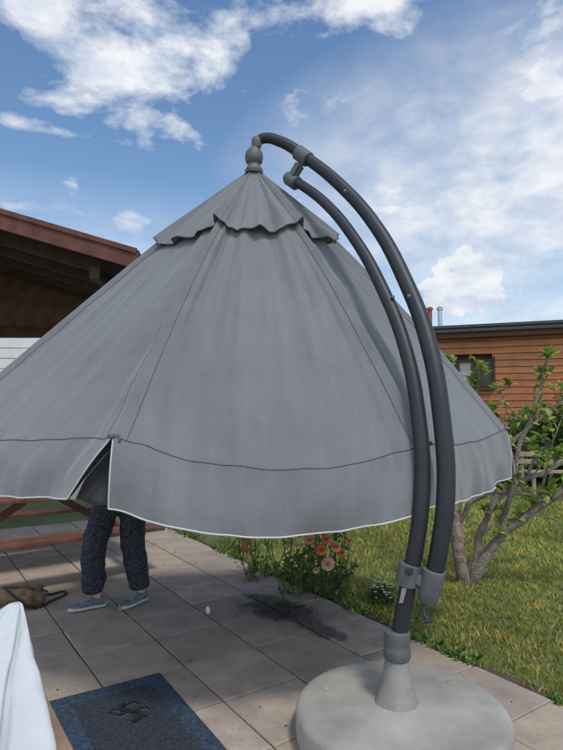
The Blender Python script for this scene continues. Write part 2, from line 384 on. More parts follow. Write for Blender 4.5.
def canopy():
    ns,ntt,nv=90,80,14
    V=[];F=[];UV=[]
    for i in range(6):
        j=(i+1)%6; k=len(V)
        wd=(SEAM[i]-SEAM[j]).length
        for a in range(ntt+1):
            t=.03+.97*a/ntt
            for b in range(ns+1):
                s=b/ns; V.append(panel(i,s,t)); UV.append(((s-.5)*wd*t,t*2.2))
        Hs=HEM[i][1];He=HEM[j][0]
        mid=(SEAM[i]+SEAM[j])/2-CEN; mid.z=0; mid.normalize(); o,d=SAG[i]
        for a in range(1,nv+1):
            q=a/nv
            for b in range(ns+1):
                s=b/ns; top=panel(i,s,1.0); bot=Hs.lerp(He,s)+mid*(o*math.sin(math.pi*s)*.9)-Vector((0,0,(d*.75)*math.sin(math.pi*s)))
                wv=(noise.noise(Vector((s*5+i*3.1,q*.6,2)))*.06+noise.noise(Vector((s*13+i*3.1,q,7)))*.024)*q
                V.append(top.lerp(bot,q)+mid*wv+mid*(.018*math.sin(math.pi*q))+Vector((0,0,.008*noise.noise(Vector((s*9+i,0,3)))*q))); UV.append(((s-.5)*wd,2.2+q*.32))
        rows=ntt+1+nv
        for a in range(rows-1):
            for b in range(ns):
                x=k+a*(ns+1)+b; F.append((x,x+ns+1,x+ns+2,x+1))
    o=meshobj('canopy_fabric',V,F,m_fab,P,True)
    uv=o.data.uv_layers.new(name='UVMap'); ar=np.array(UV,dtype=np.float32); li=np.zeros(len(o.data.loops),dtype=np.int32); o.data.loops.foreach_get('vertex_index',li)
    uv.data.foreach_set('uv',ar[li].ravel())
    for i in range(6):
        base=i*(ntt+1+nv)*(ns+1)
        last=base+(ntt+nv)*(ns+1); pts=[V[last+b] for b in range(ns+1)]
        tube('hem_piping',pts,.0045,m_pipe,P,res=2,typ='POLY')
        sm=base+ntt*(ns+1); n_=Vector((SEAM[i]+SEAM[(i+1)%6]))/2-CEN; n_.z=0; n_.normalize()
        tube('valance_seam',[V[sm+b]+n_*.0005 for b in range(ns+1)],.0026,m_seam,P,res=1,typ='POLY')
        tube('slit_piping',[V[base+(ntt+q)*(ns+1)] for q in range(nv+1)],.0042,m_pipe,P,res=2,typ='POLY')
        tube('slit_piping',[V[base+(ntt+q)*(ns+1)+ns] for q in range(nv+1)],.0042,m_pipe,P,res=2,typ='POLY')
        for s_ in (3,ns-3):
            tube('rib_seam',[V[base+a*(ns+1)+s_]+n_*.0006 for a in range(4,ntt+1)],.0019,m_seam,P,res=1,typ='POLY')
    V=[];F=[];UV=[];nt2=22;ns=60
    for i in range(6):
        k=len(V); wd=(SEAM[i]-SEAM[(i+1)%6]).length; j=(i+1)%6
        mid=(SEAM[i]+SEAM[(i+1)%6])/2-CEN; mid.z=0; mid.normalize()
        for a in range(nt2+1):
            q=a/nt2
            for b in range(ns+1):
                s=b/ns; ed=min(s,1-s); w_=min(1,ed*5)
                te=.285+.03*math.sin(math.pi*s)+.020*abs(math.sin(2*math.pi*s))
                t=.02+(te-.02)*q
                on=(OUT[i] if s<.5 else OUT[j]).lerp(mid,w_).normalized()
                p=panel(i,s,t)+on*(.026*q+.016*q*q*math.cos(4*math.pi*s))+mid*(.015*math.sin(math.pi*s)*q)+Vector((0,0,.012+.008*q))
                p+=mid*noise.noise(Vector((s*7+i*4,q*2,11)))*.04*q*w_
                V.append(p); UV.append(((s-.5)*wd*t,t*2.2))
        for a in range(nt2):
            for b in range(ns):
                x=k+a*(ns+1)+b; F.append((x,x+ns+1,x+ns+2,x+1))
        tube('cap_piping',[V[k+nt2*(ns+1)+b] for b in range(ns+1)],.004,m_seam,P,res=2,typ='POLY')
        for s_ in (3,ns-3): tube('cap_seam',[V[k+a*(ns+1)+s_]+mid*.0006+Vector((0,0,.0008)) for a in range(2,nt2+1)],.0016,m_seam,P,res=1,typ='POLY')
    o=meshobj('vent_cap',V,F,m_fab,P,True)
    uv=o.data.uv_layers.new(name='UVMap'); ar=np.array(UV,dtype=np.float32); li=np.zeros(len(o.data.loops),dtype=np.int32); o.data.loops.foreach_get('vertex_index',li)
    uv.data.foreach_set('uv',ar[li].ravel())
    for i in range(6):
        tube('rib',[ribp(i,t)-Vector((0,0,.03)) for t in (.04,.3,.6,.98)],.012,m_gplas,P,res=3)
        c=ribp(i,1.0)
        lathe('rib_end_cap',[(.0,-.02),(.012,-.018),(.014,0),(.010,.018),(0,.02)],m_gplas,P,c+OUT[i]*.03+Vector((0,0,.01)),12,OUT[i])
    lathe('hub',[(.03,-.55),(.03,.0)],m_gplas,P,APX,20)
    lathe('runner',[(.05,-.08),(.055,0),(.05,.08)],m_gplas,P,APX-Vector((0,0,.9)),24)
    tube('hub_rod',[APX-Vector((0,0,.5)),APX-Vector((0,0,1.0))],.018,m_gplas,P,typ='POLY')
    for i in range(6):
        tube('strut',[APX-Vector((0,0,.9)),ribp(i,.5)-Vector((0,0,.04))],.009,m_gplas,P,res=3,typ='POLY')
canopy()
a,b,c=SEAM[0],HEM[0][0],at(88,476,2.78)
fl=[a+Vector((0,-.014,-.01)),a.lerp(c,.5)+Vector((0,-.03,0)),c+Vector((0,-.03,0)),b+Vector((.03,-.012,.0)),b+Vector((0,-.012,0)),a.lerp(b,.5)+Vector((0,-.016,0))]
meshobj('slit_lining',fl,[(0,5,1),(1,5,4,2),(2,4,3)],mat('lining',(.34,.35,.36),.8),P)
m_slit_shade=mat('slit_shade_dark',(.05,.052,.055),.9,var=.2,scale=10)  # near-black colour standing in for the shade inside the canopy
meshobj('slit_shade_sheet',[SEAM[0]+Vector((-.05,.05,.03)),HEM[0][0]+Vector((-.03,.06,.01)),at(92,505,2.86),HEM[0][1]+Vector((.03,.12,.0)),SEAM[0]+Vector((.06,.06,.03))],[(0,1,2,3,4)],m_slit_shade,P)  # added dark sheet behind the slit, painted as the shaded interior
tube('closing_strap',[SEAM[0]+Vector((0,-.03,.02)),SEAM[0]+Vector((.01,-.04,-.01)),SEAM[0]+Vector((-.005,-.03,-.03))],.006,m_gplas,P,res=3)

lathe('finial',[(.058,-.02),(.062,.0),(.045,.03),(.042,.045),(.056,.06),(.062,.09),(.058,.12),(.042,.145),(.03,.16)],m_gplas,P,APX+Vector((0,0,-.02)),32)
outer=[at(256,143,3.7),at(263,138.5,3.7),at(280,141.5,3.67),at(305,157,3.60),at(340,185,3.46),at(375,225,3.28),at(405,280,3.08),at(429,345,2.90),at(442,420,2.78),at(446,490,2.73),at(440,545,2.73),at(430,592,2.76)]
inner=[at(292,180,3.66),at(303,186,3.60),at(325,203,3.50),at(354,238,3.32),at(383,290,3.12),at(406,350,2.95),at(419,420,2.83),at(422.5,480,2.78),at(417,540,2.77),at(407,590,2.79),at(397,650,2.81)]
tube('outer_arm',outer,.0425,m_arm,P,radii=[.72,.8]+[.85,.9,.93,.96,1,1.05,1.05,1.05,1.02,1.0],res=12)
tube('inner_mast',inner,.040,m_arm,P,radii=[.8,.8,.82,.85,.9,.93,.97,1,1,1,1],res=12)
lathe('arm_tip_cap',[(0,-.05),(.03,-.045),(.036,-.02),(.036,.010),(.026,.024)],m_gplas,P,at(257,141,3.7),24,(0.1,0,1))
d=(outer[4]-outer[2]).normalized()
lathe('clamp_sleeve',[(.040,-.055),(.049,-.05),(.049,.05),(.040,.055)],m_gplas,P,at(303,156,3.605),32,d)
p0=at(301,160,3.60);p1=at(290,181,3.655)
beam('clamp_link',p0+Vector((.0,0,-.02)),p1,.05,.075,m_gplas,P,up=Vector((1,-1,0)),bevel=.015)
d2=(inner[2]-inner[0]).normalized()
lathe('mast_top_sleeve',[(.0,-.07),(.035,-.065),(.046,-.045),(.046,.04),(.038,.045)],m_gplas,P,at(293,181,3.655),32,d2)
for (u,v,y) in ((409,296,2.985),(393,297,3.08),(345,191,3.40)):
    lathe('pivot_bolt',[(.010,-.01),(.011,0),(.008,.008),(0,.009)],m_gplas,P,at(u,v,y-.042),14,(0,-1,.2))
d=(inner[9]-inner[8]).normalized()
lathe('lower_mast_sleeve',[(.043,-.055),(.054,-.05),(.055,.0),(.054,.05),(.043,.055)],m_gplas,P,at(408,574,2.785),32,d)
lathe('lower_arm_sleeve',[(.044,-.075),(.054,-.07),(.058,-.02),(.055,.04),(.045,.08),(.028,.10),(0,.105)],m_gplas,P,at(431,584,2.755),32,(outer[11]-outer[10]).normalized())
beam('lower_clamp_bridge',at(408,572,2.785),at(430,584,2.757),.065,.085,m_gplas,P,bevel=.02)
lathe('clamp_bolt',[(.018,-.005),(.02,.006),(.014,.012),(0,.013)],m_arm,P,at(409,571,2.718),18,(0,-1,.1))
tube('crank_handle',[at(425,603,2.75),at(424,613,2.73),at(428,621,2.71)],.007,m_arm,P,res=4)
tube('crank_grip',[at(423,622,2.71),at(433,620,2.70)],.010,m_arm,P,res=4,typ='POLY')
BC=gr(401,704,.17); BC.z=0
m_base=mat('concrete_grey_base',(.33,.315,.285),.85,var=.24,scale=3.5,bump=.4,bscale=70,detail=10,bdist=.006,spec=.3)
lathe('weighted_base',[(.475,0.0),(.497,.008),(.507,.03),(.51,.09),(.508,.135),(.502,.150),(.490,.160),(.472,.165),(.44,.167),(.40,.166),(.36,.168),(.14,.176),(.12,.186)],m_base,P,BC,96)
for k in range(3):
    a_=math.radians(35+k*120); lathe('filler_plug',[(.024,0),(.026,.004),(.02,.006),(0,.006)],m_base,P,BC+Vector((.38*math.cos(a_),.38*math.sin(a_),.166)),20)
mt=at(397,648,2.81); ax=(mt-(BC+Vector((-.02,0,.17)))).normalized()
b0=BC+Vector((-.02,0,.17))
lathe('stem_cone',[(.115,.0),(.108,.012),(.098,.03),(.075,.10),(.062,.18),(.058,.22)],m_lplas,P,b0,40,ax)
lathe('stem_collar',[(.060,.215),(.066,.225),(.064,.27),(.060,.29),(.064,.30),(.062,.345),(.052,.352)],m_gplas,P,b0,40,ax)
tube('mast_foot',[b0+ax*.33,mt,at(397.5,640,2.81)],.039,m_arm,P,typ='POLY')
meshobj('mast_label',[at(402,588,2.742),at(407,588,2.742),at(403,603,2.745),at(399,603,2.745)],[(0,1,2,3)],m_lplas,P)

# ---------------------------------------------------------------- PERSON
def person():
    Q=empty('person')
    m_tr=mat('patterned_trousers',(.02,.024,.038),.85,var=.3,scale=20,bump=.9,bscale=9,bdist=.03)
    nt=m_tr.node_tree;N=nt.nodes;L=nt.links;b=N['Principled BSDF'];src=b.inputs['Base Color'].links[0].from_socket
    tc=N.new('ShaderNodeTexCoord'); vo=N.new('ShaderNodeTexVoronoi'); vo.inputs['Scale'].default_value=75; L.new(tc.outputs['Object'],vo.inputs['Vector'])
    n=N.new('ShaderNodeTexNoise');n.inputs['Scale'].default_value=90;L.new(tc.outputs['Object'],n.inputs['Vector'])
    ad=N.new('ShaderNodeMath');ad.operation='ADD';L.new(vo.outputs['Distance'],ad.inputs[0]);L.new(n.outputs['Fac'],ad.inputs[1])
    r=N.new('ShaderNodeMapRange');L.new(ad.outputs[0],r.inputs[0]);r.inputs[1].default_value=.88;r.inputs[2].default_value=.72;r.inputs[3].default_value=0;r.inputs[4].default_value=.55
    x=N.new('ShaderNodeMix');x.data_type='RGBA';L.new(r.outputs[0],x.inputs[0]);L.new(src,x.inputs[6]);x.inputs[7].default_value=(.17,.20,.25,1);L.new(x.outputs[2],b.inputs['Base Color'])
    m_sh=mat('navy_shirt',(.05,.06,.09),.85,var=.2,scale=10,bump=.3,bscale=12,bdist=.02)
    m_sk=mat('skin',(.52,.33,.25),.55,var=.06,scale=20)
    m_hair=mat('hair',(.05,.032,.02),.6,var=.3,scale=50,bump=.5,bscale=150)
    fa=gr(87,609); fb=gr(134,604)
    hip=Vector(((fa.x+fb.x)/2+.05,(fa.y+fb.y)/2+.03,.90))
    hr=Vector((.96,.28,0)).normalized(); fwd=hr.cross(Vector((0,0,1)))
    nodes=[];E=[]
    def add(p,r,par=None):
        nodes.append((Vector(p),r)); i=len(nodes)-1
        if par is not None: E.append((par,i))
        return i
    pel=add(hip,(.17,.13))
    for sgn,ft in ((-1,fa),(1,fb)):
        h=hip+hr*sgn*.10+Vector((0,0,-.08)); kn=Vector((ft.x*.68+h.x*.32,ft.y*.75+h.y*.25-.03,.48)); an=Vector((ft.x+.03,ft.y+.03,.10))
        a=add(h,(.125,.12),pel); b_=add(h.lerp(kn,.5),(.125,.115),a); c=add(kn,(.112,.105),b_); d=add(kn.lerp(an,.5)+Vector((.0,.02,0)),(.112,.105),c); e=add(an+Vector((0,0,.07)),(.10,.095),d); f=add(an+Vector((0,0,.0)),(.075,.078),e)
    w_=add(hip+Vector((0,0,.14)),(.14,.105),pel); ch=add(hip+Vector((0,0,.32)),(.155,.11),w_); up=add(hip+Vector((0,0,.45)),(.13,.09),ch); nk=add(hip+Vector((0,0,.53)),(.055,.055),up); hd=add(hip+Vector((0,0,.58)),(.05,.05),nk)
    arms=[]
    for sgn in (-1,1):
        s=hip+hr*sgn*.17+Vector((0,0,.45)); el=s+hr*sgn*.07+Vector((0,.02,-.27)); wr=el+fwd*.12+Vector((0,0,.19))-hr*sgn*.06
        a=add(s,(.06,.06),up); b_=add(s.lerp(el,.5),.048,a); c=add(el,.042,b_); d=add(el.lerp(wr,.5),.036,c); e=add(wr,(.026,.026),d)
        arms.append((el,wr,sgn))
    o=skin('body',nodes,E,[m_tr,m_sh,m_sk],Q)
    for v in o.data.vertices:      # soft creases in the loose trousers
        if v.co.z<hip.z and v.co.z>.1:
            k=noise.noise(Vector((v.co.x*7,v.co.y*7,v.co.z*16)))*.016; v.co.x+=k; v.co.y+=k*.6
    for p in o.data.polygons:
        c=p.center; mi=0
        if c.z>hip.z+.06: mi=1
        dh=(Vector((c.x,c.y,0))-Vector((hip.x,hip.y,0))).length
        if c.z>hip.z+.50 and dh<.1: mi=2
        for el,wr,sg in arms:
            if (c-(el+wr*2)/3).length<.12 and (c-wr).length<(c-el).length: mi=2
        p.material_index=mi
    for el,wr,sg in arms:
        d=(wr-el).normalized(); side=hr*(-sg); nrm=d.cross(side).normalized(); side=nrm.cross(d)
        pn=[(wr,.026),(wr+d*.035,(.034,.018)),(wr+d*.075,(.038,.016)),(wr+d*.09,(.034,.013))]
        skin('palm',pn,[(0,1),(1,2),(2,3)],m_sk,Q)
        for k,(l,of) in enumerate(((.068,-.028),(.078,-.010),(.074,.010),(.058,.027))):
            b0_=wr+d*.08+side*of; c1=b0_+d*l*.5+nrm*.006; c2=c1+d*l*.3+nrm*.016; c3=c2+d*l*.15+nrm*.02
            skin('finger',[(b0_,.0088),(c1,.0084),(c2,.0076),(c3,.006)],[(0,1),(1,2),(2,3)],m_sk,Q,sub=1)
        t0=wr+d*.03-side*.026; skin('thumb',[(t0,.012),(t0+d*.03-side*.022,.0105),(t0+d*.055-side*.028+nrm*.01,.009),(t0+d*.07-side*.028+nrm*.018,.007)],[(0,1),(1,2),(2,3)],m_sk,Q,sub=1)
    hc=hip+Vector((0,0,.68))
    hm=Matrix((hr,-fwd,Vector((0,0,1)))).transposed()
    V=[];F=[];n1_,n2_=40,48
    for i in range(n1_+1):
        th=math.pi*i/n1_
        for j in range(n2_):
            ph=2*math.pi*j/n2_; x=math.sin(th)*math.cos(ph);y=math.sin(th)*math.sin(ph);z=math.cos(th)
            sx,sy,sz=.075,.095,.115
            if z<0: sx*=1-.28*z*z; sy*=1-.10*(-z)
            X,Y,Z=x*sx,y*sy,z*sz
            if y<-.2:
                Y-=.022*math.exp(-(X/.011)**2-((Z+.022)/.022)**2)
                Y-=.006*math.exp(-(X/.024)**2-((Z+.058)/.008)**2)
                Y+=.008*math.exp(-((abs(X)-.030)/.014)**2-((Z)/.012)**2)
                Y-=.008*math.exp(-(X/.02)**2-((Z+.095)/.015)**2)
            V.append(hm@Vector((X,Y,Z))+hc)
    for i in range(n1_):
        for j in range(n2_):
            j2=(j+1)%n2_; F.append((i*n2_+j,(i+1)*n2_+j,(i+1)*n2_+j2,i*n2_+j2))
    meshobj('head',V,F,m_sk,Q,True)
    m_eye=mat('eye_white',(.7,.7,.68),.3); m_iris=mat('iris',(.06,.04,.02),.2); m_lip=mat('lips',(.4,.16,.14),.5)
    def ball(name,c,r,m,sc=(1,1,1)):
        bm=bmesh.new(); bmesh.ops.create_uvsphere(bm,u_segments=16,v_segments=10,radius=r)
        for v in bm.verts: v.co=hm@Vector((v.co.x*sc[0],v.co.y*sc[1],v.co.z*sc[2]))+c
        me=bpy.data.meshes.new(name);bm.to_mesh(me);bm.free();me.materials.append(m);me.polygons.foreach_set('use_smooth',[True]*len(me.polygons))
        return link(bpy.data.objects.new(name,me),Q)
    for s in (-1,1):
        ball('eye',hc+hm@Vector((s*.030,-.078,0)),.0115,m_eye); ball('iris',hc+hm@Vector((s*.030,-.0865,0)),.005,m_iris)
        ball('ear',hc+hm@Vector((s*.076,.005,-.01)),.028,m_sk,(.35,.6,1.1))
    ball('mouth',hc+hm@Vector((0,-.094,-.058)),.018,m_lip,(1.2,.3,.35))
    V=[];F=[]
    for i in range(25):
        th=math.radians(112)*i/24
        for j in range(48):
            ph=2*math.pi*j/48; x=math.sin(th)*math.cos(ph);y=math.sin(th)*math.sin(ph);z=math.cos(th)
            front=max(0,-y); zz=z if not(front>.45 and z<.38) else .38
            n_=1.10+.05*noise.noise(Vector((x*6,y*6,z*6)))
            V.append(hm@Vector((x*.078*n_,(y*.096*n_)+(.03 if front>.45 and z<.38 else 0),zz*.118*n_))+hc)
    for i in range(24):
        for j in range(48):
            j2=(j+1)%48; F.append((i*48+j,(i+1)*48+j,(i+1)*48+j2,i*48+j2))
    meshobj('hair',V,F,m_hair,Q,True)
    m_up=mat('shoe_knit',(.12,.16,.19),.8,var=.3,scale=60,bump=.3,bscale=300,bdist=.003); m_so=mat('shoe_sole',(.5,.51,.51),.6)
    def shoe(ft,dr):
        dr=dr.normalized(); sd_=Vector((-dr.y,dr.x,0))
        secs=[(-.095,.026,.075),(-.08,.037,.088),(-.04,.038,.09),(.0,.038,.078),(.05,.043,.062),(.10,.047,.05),(.145,.042,.042),(.17,.026,.034),(.178,.01,.026)]
        for nm,mm,z0f,sc in (('shoe_sole',m_so,0,1.06),('shoe_upper',m_up,.022,1.0)):
            V=[];F=[];K=14
            for (l,w_,h) in secs:
                z1=.026 if z0f==0 else h; zb=z0f
                for k in range(K):
                    a=2*math.pi*k/K; cx=math.cos(a);cz=math.sin(a)
                    if z0f==0: X=w_*sc*(abs(cx)**.5)*(1 if cx>0 else -1); Z=.013+.0135*(abs(cz)**.4)*(1 if cz>0 else -1)
                    else: X=w_*cx; Z=zb+(z1-zb)*max(0,cz)**.8 if cz>0 else zb-.004
                    V.append(ft+dr*(l*(sc if z0f==0 else 1))+sd_*X+Vector((0,0,Z+.001)))
            for i in range(len(secs)-1):
                for k in range(K):
                    k2=(k+1)%K; F.append((i*K+k,i*K+k2,(i+1)*K+k2,(i+1)*K+k))
            F.append(tuple(range(K)));F.append(tuple(reversed(range((len(secs)-1)*K,len(secs)*K))))
            meshobj(nm,V,F,mm,Q,True)
        for q in range(4):
            l=.02+q*.022; h=.072-q*.006
            tube('lace',[ft+dr*l+sd_*-.022+Vector((0,0,h-.004)),ft+dr*l+Vector((0,0,h+.003)),ft+dr*l+sd_*.022+Vector((0,0,h-.004))],.0025,m_so,Q,res=2)
        skin('ankle',[(ft+dr*-.04+Vector((0,0,.06)),.033),(ft+dr*-.04+Vector((0,0,.13)),.035)],[(0,1)],m_sk,Q)
    shoe(fa+Vector((.03,.03,0)),Vector((-.85,-.5,0))); shoe(fb+Vector((.02,.03,0)),Vector((-.5,-.85,0)))
person()

# ---------------------------------------------------------------- PICNIC TABLE
m_pic=mat('picnic_wood',(.15,.062,.04),.6,var=.3,scale=6,bump=.3,bscale=30)
def picnic():
    T=empty('picnic_table'); X=-B; Y=A; Z=Vector((0,0,1)); c=Vector((-2.40,5.72,0))
    def W(x,y,z): return c+X*x+Y*y+Z*z
    L_=1.9
    for k in range(5): box('top_plank',W(0,-.3+k*.15,.735),(L_,.138,.035),m_pic,T,(X,Y,Z))
    for s in (-1,1):
        for k in range(2): box('seat_plank',W(0,s*(.66+k*.145),.435),(L_,.135,.035),m_pic,T,(X,Y,Z))
        xe=s*.68
        beam('cross_beam',W(xe,-.80,.375),W(xe,.80,.375),.045,.09,m_pic,T)
        beam('top_beam',W(xe,-.34,.675),W(xe,.34,.675),.045,.085,m_pic,T)
        for q in (-1,1): beam('leg',W(xe+.048,q*.30,.66),W(xe+.048,q*.62,.0),.045,.09,m_pic,T)
        beam('brace',W(xe*.95,0,.37),W(xe*.25,0,.68),.04,.07,m_pic,T)
    m_w=mat('white_ceramic',(.75,.75,.73),.3)
    pl=empty('plate'); lathe('dish',[(.06,0),(.10,.012),(.13,.022),(.128,.026),(.06,.008),(0,.006)],m_w,pl,W(-.15,-.18,.754),32)
    cup=empty('drinking_cup'); lathe('cup_body',[(.03,0),(.037,.09),(.034,.09),(.028,.008),(0,.008)],m_w,cup,W(.12,.08,.754),24)
picnic()

m_red=mat('red_brown_stain',(.17,.045,.026),.6,var=.25,scale=8,bump=.2,bscale=40)
Ft=empty('wooden_post'); g=gr(247,552); box('post_shaft',g+Vector((0,0,.62)),(.11,.11,1.3),m_red,Ft); 
meshobj('post_cap',[g+Vector((x*.07,y*.07,1.272)) for x,y in ((-1,-1),(1,-1),(1,1),(-1,1))]+[g+Vector((0,0,1.33))],[(0,1,4),(1,2,4),(2,3,4),(3,0,4),(3,2,1,0)],m_red,Ft)

# ---------------------------------------------------------------- PAVILION ROOF
def pavilion():
    R=empty('wooden_pavilion')
    m_un=mat('dark_stained_boards',(.15,.082,.052),.7,var=.35,scale=5,bump=.3,bscale=30)
    m_ra=mat('dark_rafters',(.06,.036,.026),.7,var=.3,scale=6)
    m_fa=mat('fascia_brown',(.125,.05,.037),.7,var=.3,scale=6,bump=.25,bscale=40,spec=.3)
    m_rf=mat('roof_felt',(.06,.055,.055),.9,var=.2,scale=6,bump=.5,bscale=90)
    sl=.37/1.25; y0,y1=5.0,9.2; xe=-1.30; ze=2.93; xr=-4.9; zr=ze+(xe-xr)*sl
    def z(x): return ze+(xe-x)*sl if x>xr else zr-(xr-x)*sl
    xl=2*xr-xe
    for (xa,xb) in ((xe,xr),(xl,xr)):
        a=Vector((xa,0,z(xa)));b_=Vector((xb,0,zr))
        for k in range(26):
            p=a.lerp(b_,k/26);q=a.lerp(b_,(k+1)/26); q=p.lerp(q,.92); mp=(p+q)/2
            box('soffit_board',Vector((mp.x,(y0+y1)/2,mp.z)),((q-p).length,y1-y0-.04,.02),m_un,R,((q-p).normalized(),Vector((0,1,0)),(q-p).normalized().cross(Vector((0,1,0)))),.002)
        for yy in np.linspace(y0+.5,y1-.35,5):
            beam('rafter',Vector((xa,yy,z(xa)-.08)),Vector((xb,yy,zr-.08)),.06,.13,m_ra,R)
        beam('bargeboard',Vector((xa,y0,z(xa)+.0)),Vector((xb,y0,zr)),.03,.17,m_fa,R)
        beam('bargeboard_cap',Vector((xa,y0-.022,z(xa)+.075)),Vector((xb,y0-.022,zr+.075)),.02,.05,m_fa,R)
        beam('bargeboard_back',Vector((xa,y1,z(xa)+.0)),Vector((xb,y1,zr)),.03,.20,m_fa,R)
        p,q=Vector((xa,0,z(xa)+.06)),Vector((xb,0,zr+.06)); Xd=(q-p).normalized()
        box('roof_sheet',Vector(((xa+xb)/2,(y0+y1)/2,(z(xa)+zr)/2+.05)),((q-p).length+.05,y1-y0+.02,.04),m_rf,R,(Xd,Vector((0,1,0)),Xd.cross(Vector((0,1,0)))))
        box('eave_fascia',(xa,(y0+y1)/2,z(xa)-.02),(.03,y1-y0-.035,.15),m_fa,R)
        xo=xa-.45 if xa>xr else xa+.45
        beam('plate_beam',Vector((xo,y0+.2,z(xo)-.20)),Vector((xo,y1-.1,z(xo)-.20)),.1,.12,m_ra,R)
    for k in range(22):
        x0=xl+.3+k*(xe-xl-.6)/22; xm=x0+.16; zt=min(z(x0),z(x0+.32))-.03
        if zt>2.85: box('gable_board',(xm,y1-.15,(zt+2.84)/2),(.31,.025,zt-2.84),m_un,R,bevel=.004)
    beam('tie_beam_back',(xl+.3,y1-.22,2.80),(xe-.2,y1-.22,2.80),.09,.14,m_fa,R)
    for x in (-3.05,-6.8): box('post',(x,5.3,z(x)/2-.05),(.12,.12,z(x)-.1),m_fa,R)
    for x in (-1.75,-4.9,-8.0): box('post_back',(x,y1-.22,1.365),(.12,.12,2.73),m_fa,R)
pavilion()

# ---------------------------------------------------------------- white house, left background
def white_house():
    W=empty('white_house'); m_w=mat('white_cladding',(.72,.73,.73),.8,var=.06,scale=3); m_r=mat('grey_roof',(.25,.26,.28),.7,var=.1,scale=2); m_g=mat('window_glass',(.05,.06,.07),.1); m_t=mat('window_trim',(.75,.75,.75),.5)
    y=13; x0,x1=-12,-3.6; h=3.95
    box('walls',((x0+x1)/2,y+3,h/2),(x1-x0,6,h),m_w,W,bevel=.01)
    zz=.1
    while zz<h-.2: box('siding_board',((x0+x1)/2,y-.01,zz+.12),(x1-x0,.03,.225),m_w,W,bevel=.008); zz+=.24
    V=[(x0-.4,y-.2,h),(x1+.3,y-.2,h),(x1+.3,y+3,h+.5),(x0-.4,y+3,h+.5),(x0-.4,y+6.5,h),(x1+.3,y+6.5,h)]
    V+=[(a,b,c+.12) for a,b,c in V]
    meshobj('roof',V,[(0,1,2,3),(3,2,5,4),(6,9,8,7),(9,10,11,8),(0,6,7,1),(4,5,11,10),(1,7,8,2),(2,8,11,5),(0,3,9,6),(3,4,10,9)],m_r,W)
    for k in range(3):
        x=x0+1.5+k*2.6; box('window_glass',(x,y-.04,2.2),(1.2,.04,1.3),m_g,W); 
        for dx in (-.62,0,.62): box('frame_v',(x+dx,y-.07,2.2),(.07,.06,1.4),m_t,W)
        for dz in (-.67,.67): box('frame_h',(x,y-.07,2.2+dz),(1.18,.055,.07),m_t,W)
white_house()

